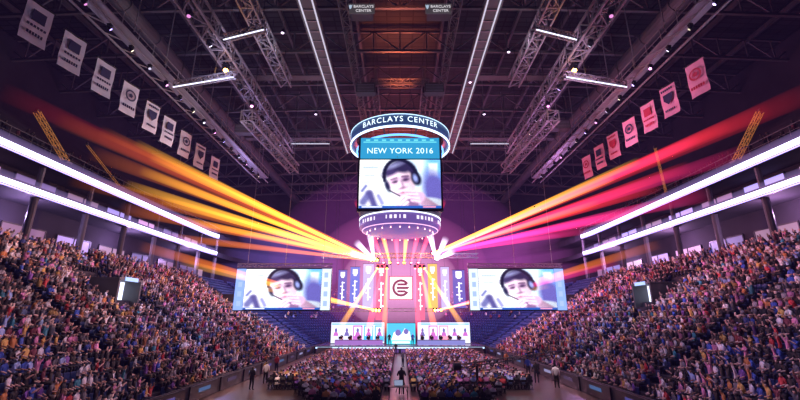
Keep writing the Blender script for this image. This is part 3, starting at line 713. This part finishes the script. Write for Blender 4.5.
for s in (-1, 1):
    for r_ in range(42):
        for c in range(19):
            x = s*(.95+.47*c); y = 25.0+.82*r_
            if y > 59.3 or (y < 31 and c > 14-(31-y)*.9) or (abs(x-5.2) < 1.2 and abs(y-29.2) < 1.5) or (abs(x) < 1.3 and y < 30.6): continue
            floor_ch.append((x, y, 0, 0.0, s, r_+1, c+1, R.random() < .95))
ind_fl = set(id(q) for q in aspect(floor_ch)[:300])
ind_p = set(id(q) for q in aspect([q for q in seats+floor_ch if q[7]])[:278])
seat_me = sb.build('stand_seat', seatm); fold_me = fb.build('folding_chair', foldm)
fs_, ff_ = True, True
rest_s, rest_f = [], []
POSES = ['sit', 'sit', 'sit', 'lean', 'lean', 'phone', 'cheer', 'wave']
PT = {'sit': 'hands in lap', 'lean': 'leaning forward', 'phone': 'hands near face', 'cheer': 'both arms raised', 'wave': 'one arm raised'}
tmpl = {p: human(p, 0) for p in set(POSES)}
groups = {p: ([], []) for p in POSES}
for q in seats+floor_ch:
    x, y, z, rz, s, row, num, occ = q; isfl = z == 0
    side = 'left' if s < 0 else 'right'
    where = ('%s floor block row %d, %s seat from the aisle' % (side, row, ordw(num))) if isfl else ('%s stand row %d, %s seat along' % (side, row+1, ordw(num)))
    if isfl:
        if id(q) in ind_fl:
            if ff_: o = fold_me; ff_ = False
            else: o = fold_me.copy(); COL.objects.link(o)
            o.location = (x, y, z); o.scale = (HS,)*3; tag(o, 'black folding chair, '+where, 'chair', 'folding chairs on the arena floor')
        else: rest_f.append((x, y, z, rz, HS))
    else:
        if id(q) in ind_seats:
            if fs_: o = seat_me; fs_ = False
            else: o = seat_me.copy(); COL.objects.link(o)
            o.location = (x, y, z); o.rotation_euler = (0, 0, rz); o.scale = (HS,)*3; tag(o, 'dark blue flip seat, '+where, 'seat', 'flip seats in the side stands')
        else: rest_s.append((x, y, z, rz, HS))
    if occ:
        pose = R.choice(POSES); sh = R.choice(SW); ha = R.choice(['black', 'black', 'brown', 'brown', 'fair'])
        if isfl: pr = R.uniform(-.2, .2); pose = R.choice(['sit', 'lean', 'sit', 'phone'])
        elif num < 200: pr = s*(math.pi/2-.35)+R.uniform(-.25, .25)
        else: pr = rz
        if id(q) in ind_p:
            w_ = where.replace(', ', ' ').replace(' seat from the aisle', ' from aisle').replace(' seat along', ' along')
            person(pose, sh, ha, (x, y, z+.005), pr, 'person in %s top, %s, %s' % (sh, PT[pose], w_), 'spectators in the %s %s' % (side, 'floor block' if isfl else 'stand'), 1, HS*R.uniform(.94, 1.06))
        else:
            X_, C2 = groups[pose]; X_.append((x, y, z, pr, HS*R.uniform(.93, 1.07)))
            pal = np.array([SKIN[R.randrange(4)], HAIR[ha], SHIRT[sh], PANT[R.randrange(4)], (.03, .03, .03)])*R.choice([.4, .7, 1, 1.3]); C2.append(np.clip(pal, 0, .98)[tmpl[pose][2]])
tag(merged('distant_seats', [(np.array(sb.v, float), sb.f, rest_s, None)], seatm), 'rows of dark blue flip seats filling the rest of the lower stands', 'seats', None, 'stuff')
tag(merged('distant_folding_chairs', [(np.array(fb.v, float), fb.f, rest_f, None)], foldm), 'rows of black folding chairs farther back toward the stage', 'chairs', None, 'stuff')
for s in (-1, 1):
    for i in range(4):
        x = s*(W+FD+1+USP*i+.6); z = 19.2+URI*(i+1); y = 14
        while y < 70:
            if R.random() < .3 and (y % 11) > 1.2:
                pose = R.choice(['sit', 'lean']); X_, C2 = groups[pose]; X_.append((x, y, z, s*1.2, HS))
                pal = np.array([(.12, .07, .05), HAIR['black'], SHIRT[R.choice(['black', 'maroon', 'black'])], PANT[0], (.03, .03, .03)])*.6; C2.append(pal[tmpl[pose][2]])  # dimness of the upper deck is put into these crowd colours
            y += .6
tag(merged('distant_crowd', [(tmpl[p][0], tmpl[p][1], groups[p][0], groups[p][1]) for p in groups if groups[p][0]], crowdm), 'distant seated crowd filling the stands, the upper decks and the back of the floor', 'crowd', None, 'stuff')

person('stand_hold', 'black', 'black', (.1, 29.6, 0), 0, 'person in black standing in the centre aisle behind a video camera', None, 2, 1.04, 0, 1)
t = empty('video_camera', (.1, 30.3, 0), 'broadcast video camera on a tripod in the centre aisle', 'camera')
mb = MB()
for k in range(3):
    a = 2*math.pi*k/3+.5; mb.bar((.05*math.cos(a), .05*math.sin(a), 1.15), (.45*math.cos(a), .45*math.sin(a), .01), .035)
mb.build('tripod', black, t)
MB().box(0, .02, 1.32, .16, .42, .22).box(0, -.24, 1.4, .12, .1, .09).build('camera_body', black, t)
MB().cyl((0, .22, 1.33), (0, .46, 1.33), .07, .09, 12).build('lens', dark, t)
MB().bar((.02, -.05, 1.2), (.18, -.4, 1.08), .02).build('pan_handle', black, t)
sp = [(-11.2, 36, 'yellow', 'wearing yellow by the left barrier, arms down'), (-10.6, 34.2, 'white', 'in white standing left of the floor seats'), (-11.6, 40.5, 'red', 'in red standing farther along the left floor edge'), (-10.7, 31.4, 'black', 'in black nearest the camera on the left floor edge'),
      (10.9, 34.6, 'black', 'in black standing right of the floor seats'), (11.6, 32.2, 'white', 'in white at the right floor edge nearest the camera'), (11.4, 38.4, 'blue', 'in blue standing by the right barrier'), (10.8, 43.5, 'orange', 'in orange far along the right floor edge'), (-.6, 60.2, 'black', 'in black standing before the middle of the stage'), (.3, 45.2, 'grey', 'in grey walking down the centre aisle')]
for x, y, sh, lb in sp:
    person('stand', sh, R.choice(['black', 'brown']), (x, y, 0), R.uniform(-1, 1)+(3.1 if y > 59 else 0), 'person '+lb, None, 1, R.uniform(.9, .97))
t = empty('equipment_desk', (-.1, 28.3, 0), 'small desk with a lit monitor in the aisle at the bottom of the view', 'desk')
MB().box(0, 0, .72, 1.3, .6, .04).build('desk_top', greym, t)
for sx in (-.6, .6):
    for sy in (-.25, .25): MB().box(sx, sy, .35, .05, .05, .7).build('leg', black, t)
m_ = tag(MB().box(0, 0, .2, .6, .04, .36).box(0, .05, .02, .24, .18, .03).bar((0, .03, .02), (0, .03, .2), .03).build('monitor', black), 'small lit monitor standing on the aisle desk', 'monitor'); m_.location = (-.1, 28.35, .74)
MB().box(0, -.025, .2, .56, .01, .32).build('display', em((.5, .6, .9), .5), m_)
b0 = Vector((5.2, 29.2, 0))
t = empty('camera_jib', b0, 'long black camera jib arm reaching over the right floor edge', 'camera crane')
piv = Vector((0, 0, 2.0)); tip = at(562, 352, 35)-b0
tail = piv-(tip-piv).normalized()*1.8
MB().lattice(tail, tip, .22, 16, .04).build('arm', black, t)
mb = MB()
for k in range(3):
    a = 2*math.pi*k/3; mb.bar((0, 0, 1.1), (.7*math.cos(a), .7*math.sin(a), .05), .06)
mb.cyl((0, 0, 1), (0, 0, 2), .09, None, 10).build('tripod', black, t)
MB().cyl(tail+Vector((-.25, 0, 0)), tail+Vector((.25, 0, 0)), .25, None, 14).build('counterweight', dark, t)
MB().box(tip.x, tip.y, tip.z-.25, .25, .5, .3).cyl(tip+Vector((0, .25, -.25)), tip+Vector((0, .5, -.25)), .09, .1, 10).build('camera_head', black, t)
for s in (-1, 1):
    for k in range(9):
        y = 24+4.4*k
        t = empty('barrier_board', (s*(W-.06), y, .5), 'low advertising board on the %s floor barrier, %s from the near end' % ('left' if s < 0 else 'right', ordw(k+1)), 'board', 'boards along the floor barriers')
        MB().box(0, 0, 0, .08, 3.8, .9).build('board', black, t)
        c = [(.08, .1, .5), (.5, .5, .9), (.06, .05, .15), (.05, .2, .5)][(k*3) % 4]
        MB().box(-s*.05, 0, .1, .02, 1.6, .22).build('light_face', em(c, .5), t)

def desk_row(s, nm):
    t = empty('player_desk', (s*6.2, 64, 1.03), 'long player desk with glowing front on the %s half of the stage' % nm, 'desk')
    MB().box(0, 0, .74, 7.2, .8, .06).build('desk_top', black, t)
    MB().box(0, -.36, .38, 7.2, .05, .66).build('front_panel', em((.45, .2, .7) if s < 0 else (.3, .3, .8), .9), t)
    for q in (-3.5, 0, 3.5): MB().box(q, 0, .36, .08, .7, .72).build('leg', black, t)
    for k in range(5):
        x = s*6.2-2.8+1.4*k
        m = MB().box(0, 0, .3, .56, .04, .34).box(0, -.02, .012, .24, .2, .024).bar((0, -.01, .02), (0, -.01, .2), .03).build('monitor', black)
        m.location = (x, 63.85, 1.80); tag(m, 'computer monitor on the %s stage desk, %s from the left' % (nm, ordw(k+1)), 'monitor', 'monitors on the stage desks')
        MB().box(0, .024, .3, .52, .01, .3).build('display', em((.5, .6, 1), 1.5), m)
        c = empty('gaming_chair', (x, 64.85, 1.03), 'high backed gaming chair behind the %s stage desk, %s from the left' % (nm, ordw(k+1)), 'chair', 'gaming chairs on stage', math.pi)
        MB().box(0, 0, .40, .5, .5, .08).build('seat', black, c)
        MB().box(0, -.27, .85, .48, .1, .85).box(0, -.26, 1.3, .3, .1, .16).build('backrest', black, c)
        MB().cyl((0, 0, .05), (0, 0, .38), .04, None, 8).box(0, 0, .04, .6, .07, .05).box(0, 0, .04, .07, .6, .05).build('pedestal', greym, c)
        sh = ['white', 'red', 'white', 'blue', 'white'][k] if s < 0 else 'black blue black white blue'.split()[k]
        person('lean', sh, 'black', (x, 64.85, 1.06), math.pi, 'player in %s shirt at the %s stage desk, %s from the left' % (sh, nm, ordw(k+1)), 'players at the stage desks', 1)
desk_row(-1, 'left'); desk_row(1, 'right')
person('stand', 'black', 'black', (-1.6, 63.2, 1.03), math.pi, 'person in black standing on stage left of the teal screen', None, 1)
person('stand', 'blue', 'brown', (1.9, 63.3, 1.03), math.pi, 'person in blue standing on stage right of the teal screen', None, 1)

# ---------------------------------------------------------------- light beams (glowing haze cones)
def beam(p0, p1, r0, r1, col, peak, label, ex=.75):
    p0 = Vector(p0); p1 = Vector(p1); L = (p1-p0).length
    o = MB().cyl((0, 0, 0), (0, 0, L), r0, r1, 16).build('light_beam', [])
    m = bpy.data.materials.new('beam_haze'); m.use_nodes = True; nt = m.node_tree; nt.nodes.clear()
    out = nt.nodes.new('ShaderNodeOutputMaterial'); e = nt.nodes.new('ShaderNodeEmission'); nt.links.new(e.outputs[0], out.inputs['Volume'])
    tc = nt.nodes.new('ShaderNodeTexCoord'); sx = nt.nodes.new('ShaderNodeSeparateXYZ'); nt.links.new(tc.outputs['Object'], sx.inputs[0])
    def M(op, a, b):
        n = nt.nodes.new('ShaderNodeMath'); n.operation = op
        for i, q in enumerate((a, b)):
            if isinstance(q, (int, float)): n.inputs[i].default_value = q
            else: nt.links.new(q, n.inputs[i])
        return n.outputs[0]
    f = M('DIVIDE', sx.outputs['Z'], L)
    rad = M('ADD', M('MULTIPLY', f, r1-r0), r0)
    fade = M('POWER', M('MAXIMUM', M('SUBTRACT', 1.0, f), 0.0), ex)
    nt.links.new(M('MULTIPLY', M('DIVIDE', fade, rad), peak/2), e.inputs['Strength'])
    e.inputs['Color'].default_value = (*col, 1)
    o.data.materials.clear(); o.data.materials.append(m)
    o.location = p0; o.rotation_mode = 'QUATERNION'; o.rotation_quaternion = (p1-p0).to_track_quat('Z', 'Y')
    tag(o, label, 'light beam', 'beams of light from the stage'); return o
YEL = (1, .42, .03); ORG = (1, .20, .015); RED = (1, .03, .05); PNK = (1, .03, .24)
BL = []
def fan(src, dst, words, side):
    for i, ((u2, v2, Y2), c, r1, pk) in enumerate(dst):
        cn = {YEL: 'yellow', ORG: 'orange', RED: 'red', PNK: 'pink'}[c]
        BL.append(((src[0]+(i % 3)*3*(1 if side == 'left' else -1), src[1]), (u2, v2, Y2), c, r1, pk, '%s beam, %s from the top of the %s %s fan' % (cn, ordw(i+1), side, words)))
fan((372, 259), [((0, 90, 24), RED, .7, .45), ((55, 118, 26), ORG, .6, .7), ((100, 130, 29), ORG, .45, 1.2), ((135, 142, 31), YEL, .35, 2.2),
                 ((150, 156, 31), YEL, .4, 3.0), ((90, 152, 28), ORG, .6, 1.0), ((140, 170, 31), YEL, .4, 3.0), ((125, 184, 30), YEL, .4, 2.8), ((70, 178, 27), ORG, .6, .9), ((160, 199, 33), YEL, .4, 2.8), ((120, 208, 30), ORG, .5, 1.5), ((185, 220, 36), YEL, .35, 2.2), ((160, 236, 34), ORG, .4, 1.4)], 'high', 'left')
fan((438, 252), [((820, 88, 24), RED, .8, .9), ((770, 108, 26), RED, .6, 1.4), ((730, 124, 28), RED, .5, 1.9), ((700, 138, 30), PNK, .45, 2.0), ((750, 150, 27), PNK, .6, 1.3),
                 ((640, 160, 33), YEL, .35, 2.8), ((690, 166, 30), RED, .5, 2.0), ((615, 178, 35), YEL, .3, 2.8), ((660, 186, 32), RED, .5, 2.2), ((710, 194, 30), PNK, .6, 1.8), ((600, 202, 37), ORG, .35, 2.2), ((640, 212, 34), PNK, .5, 2.0), ((590, 230, 38), PNK, .4, 1.6)], 'high', 'right')
fan((374, 309), [((140, 246, 37), ORG, .5, 1.8), ((180, 262, 40), YEL, .4, 1.8), ((250, 286, 46), YEL, .3, 1.8)], 'low', 'left')
fan((440, 309), [((660, 244, 38), ORG, .5, 1.4), ((620, 262, 41), PNK, .4, 1.6), ((550, 286, 48), YEL, .3, 1.6)], 'low', 'right')
BL += [
    ((384, 262), (358, 200, 54), RED, .7, 4.5, 'red beam rising to the left under the scoreboard'),
    ((390, 262), (376, 208, 54), ORG, .6, 4.2, 'orange beam rising under the scoreboard, left of middle'),
    ((398, 262), (394, 214, 54), RED, .6, 4.5, 'red beam rising under the scoreboard middle, left one'),
    ((404, 262), (408, 214, 54), ORG, .6, 4.5, 'orange beam rising under the scoreboard middle, right one'),
    ((411, 262), (424, 208, 54), RED, .6, 4.2, 'red beam rising under the scoreboard, right of middle'),
    ((418, 262), (442, 200, 54), RED, .7, 4.5, 'red beam rising to the right under the scoreboard'),
    ((378, 266), (340, 328, 60), YEL, .5, 3.2, 'yellow beam pouring down far left of the emblem panel'),
    ((382, 266), (368, 334, 60), RED, .6, 3.6, 'red beam pouring down left of the emblem panel'),
    ((387, 266), (384, 337, 60), ORG, .5, 3.2, 'orange beam pouring down just left of the emblem panel'),
    ((415, 266), (419, 337, 60), RED, .5, 3.4, 'red beam pouring down just right of the emblem panel'),
    ((420, 266), (436, 334, 60), ORG, .6, 3.2, 'orange beam pouring down right of the emblem panel'),
    ((424, 266), (464, 328, 60), YEL, .5, 3.0, 'yellow beam pouring down far right of the emblem panel'),
]
for i, (u2, v2) in enumerate([(350, 253), (356, 242), (370, 234), (454, 251), (446, 238), (430, 234)]):  # lens flare at the sources, drawn as short glowing cones
    l_ = i < 3
    BL.append(((374 if l_ else 436, 258), (u2, v2, 62), (.85, .7, 1), .6, 5.0, '%s short white flare beam on the %s' % (['lowest', 'middle', 'steepest'][i % 3], 'left' if l_ else 'right')))
for i, ((u, v), (u2, v2, Y2), c, r1, pk, lb) in enumerate(BL):
    Ys = 65.6
    p = at(u, v, Ys)
    if v > 280: p.z = max(p.z, 5.6)
    q = at(u2, v2, Y2)
    f, lp = fixture('stage light of the '+lb.replace(',', ''), p, q, c, 40, 'lights on the stage trusses', .8, .26)
    beam(lp, q, .13, r1, c, pk, lb)
def haze(c, rad, col, peak, label):  # emissive ellipsoid, the light in the haze is put into the volume itself
    mb = MB(); n, m_ = 32, 16; pr = []
    for j in range(m_+1):
        a = -math.pi/2+math.pi*j/m_; pr.append((max(rad[0]*math.cos(a), .01), rad[2]*math.sin(a)))
    o = mb.lathe(pr, n, 0, 1, rad[1]/rad[0]).add([(.01*math.cos(2*math.pi*i/n), .01*rad[1]/rad[0]*math.sin(2*math.pi*i/n), s*rad[2]) for s in (-1, 1) for i in range(n)], [tuple(range(n))[::-1], tuple(range(n, 2*n))]).build('haze_cloud', [])
    m = bpy.data.materials.new('haze_glow'); m.use_nodes = True; nt = m.node_tree; nt.nodes.clear()
    out = nt.nodes.new('ShaderNodeOutputMaterial'); e = nt.nodes.new('ShaderNodeEmission'); nt.links.new(e.outputs[0], out.inputs['Volume'])
    e.inputs['Color'].default_value = (*col, 1); e.inputs['Strength'].default_value = peak/(2*rad[1])
    o.data.materials.clear(); o.data.materials.append(m); o.location = c; tag(o, label, 'haze', None, 'stuff')
haze((0, 82, 17), (27, 10, 19), (.6, .10, .7), .13, 'wide faint magenta haze behind the stage')
haze((0, 82, 14), (18, 9, 13), (1, .18, .65), .26, 'pink haze glowing behind the team banners')
haze((0, 82, 11.5), (12, 8, 9), (1, .5, .8), .6, 'bright pink haze close behind the stage')
haze((-26, 84, 15), (14, 8, 8), (.35, .2, 1), .26, 'blue violet haze left behind the stage')
haze((26, 84, 15), (14, 8, 8), (.8, .14, .8), .26, 'magenta haze right behind the stage')
haze((0, 60, 32.5), (7, 6, 3.6), (1, .12, .05), .20, 'red orange haze under the roof beyond the scoreboard')

# ---------------------------------------------------------------- lights
def spot(loc, tgt, e, col, ang=70, blend=.6, rad=.5):
    l = bpy.data.lights.new('spot', 'SPOT'); l.energy = e; l.color = col; l.spot_size = math.radians(ang); l.spot_blend = blend; l.shadow_soft_size = rad
    o = bpy.data.objects.new('spot', l); COL.objects.link(o); o.location = loc; o.rotation_euler = (Vector(tgt)-Vector(loc)).to_track_quat('-Z', 'Y').to_euler()
def point(loc, e, col, rad=.8):
    l = bpy.data.lights.new('lamp', 'POINT'); l.energy = e; l.color = col; l.shadow_soft_size = rad
    o = bpy.data.objects.new('lamp', l); COL.objects.link(o); o.location = loc
for s in (-1, 1):
    spot((s*8, 18, 25), (s*18, 20, 3), 8500, (1, .6, .75) if s < 0 else (.8, .55, 1), 50, 1)
    spot((s*9, 26, 28), (s*24, 29, 8), 12000, (1, .55, .6) if s < 0 else (1, .45, .7), 38, 1)
    spot((s*9, 34, 28), (s*20, 36, 4), 18000, (.65, .55, 1), 42, 1)
    spot((s*9, 44, 28), (s*22, 47, 7), 26000, (1, .5, .8) if s < 0 else (1, .45, .9), 40, 1)
    spot((s*8, 54, 28), (s*20, 60, 5), 38000, (.85, .5, 1) if s > 0 else (.6, .65, 1), 50, 1)
    spot((s*6, 62, 24), (s*17, 73, 3), 28000, (.2, .35, 1), 60, 1)
    spot((s*3, 60, 14), (s*22, 36, 6), 22000, (1, .45, .7) if s > 0 else (1, .6, .65), 80, 1)  # added rim light on the crowd from the stage side
    point((s*12, 34, 30.5), 130, (.75, .8, .9)); point((s*13, 58, 31), 400, (.5, .45, 1) if s < 0 else (.8, .3, .7))  # added point lights without fixtures, to lift the ceiling
    spot((s*15, 30, 25), (s*16.5, 38, 32), 2000, (.65, .62, 1) if s < 0 else (.85, .55, .9), 110, 1)
    spot((s*10, 40, 20), (s*24, 34, 24), 3500 if s < 0 else 6500, (.9, .85, .95) if s < 0 else (1, .4, .65), 60)  # added spot without a fixture, to light the hanging banners
    for y in (34, 48, 62): point((s*(W+FD+1.2), y, 13.6), 1100, (.65, .42, 1) if s < 0 else (.85, .45, 1), .4)  # added point lights under the ribbons, to brighten the concourse
    point((s*28, 68, 17), 3500, (.5, .4, 1) if s < 0 else (.8, .35, 1))
spot((0, 28, 27), (0, 38, 0), 15000, (.85, .6, .95), 55, 1)
spot((0, 60, 26), (0, 52, 0), 26000, (1, .5, .9), 70, 1)
spot((0, 46, 12), (0, 66, 2), 5000, (.9, .8, 1), 60)
spot((-9, 31, 12), (-10.5, 31.5, 0), 4200, (1, .55, .35), 50, 1); spot((9, 31, 12), (10.5, 31.5, 0), 4200, (.9, .6, .6), 50, 1)
spot((0, 42, 29.5), (0, 43, 39), 9000, (1, .2, .08), 80, 1, .3); spot((0, 33, 31), (0, 34, 39), 3000, (1, .22, .12), 90, 1, .3)
point((0, 57, 30), 1600, (1, .12, .08)); point((0, 66, 20), 2500, (1, .2, .5))
point((-4, 64, 16), 1500, (1, .4, .1)); point((4, 64, 16), 1500, (1, .2, .1))
point((-16, 33.5, 27.6), 140, (1, .42, .05)); point((16, 33.5, 27.6), 140, (1, .42, .05))

w = bpy.data.worlds.new('world'); sc.world = w; w.use_nodes = True; nt = w.node_tree; nt.nodes.clear()
out = nt.nodes.new('ShaderNodeOutputWorld'); bg = nt.nodes.new('ShaderNodeBackground'); bg.inputs[0].default_value = (.01, .006, .02, 1); bg.inputs[1].default_value = .3
nt.links.new(bg.outputs[0], out.inputs['Surface'])
e = nt.nodes.new('ShaderNodeEmission'); e.inputs[0].default_value = (.32, .16, .75, 1); e.inputs[1].default_value = .00025  # faint violet emission everywhere stands in for light scattered by haze
ab = nt.nodes.new('ShaderNodeVolumeAbsorption'); ab.inputs['Density'].default_value = .001; ab.inputs[0].default_value = (.5, .5, .5, 1)
ad = nt.nodes.new('ShaderNodeAddShader'); nt.links.new(e.outputs[0], ad.inputs[0]); nt.links.new(ab.outputs[0], ad.inputs[1]); nt.links.new(ad.outputs[0], out.inputs['Volume'])

cam = bpy.data.cameras.new('camera'); cam.lens = 18; cam.sensor_width = 36; cam.clip_end = 500
co = bpy.data.objects.new('camera', cam); COL.objects.link(co); co.location = (0, 0, CAMZ); co.rotation_euler = (math.pi/2+P, 0, 0)
sc.camera = co
try: sc.view_settings.view_transform = 'Standard'
except Exception: pass
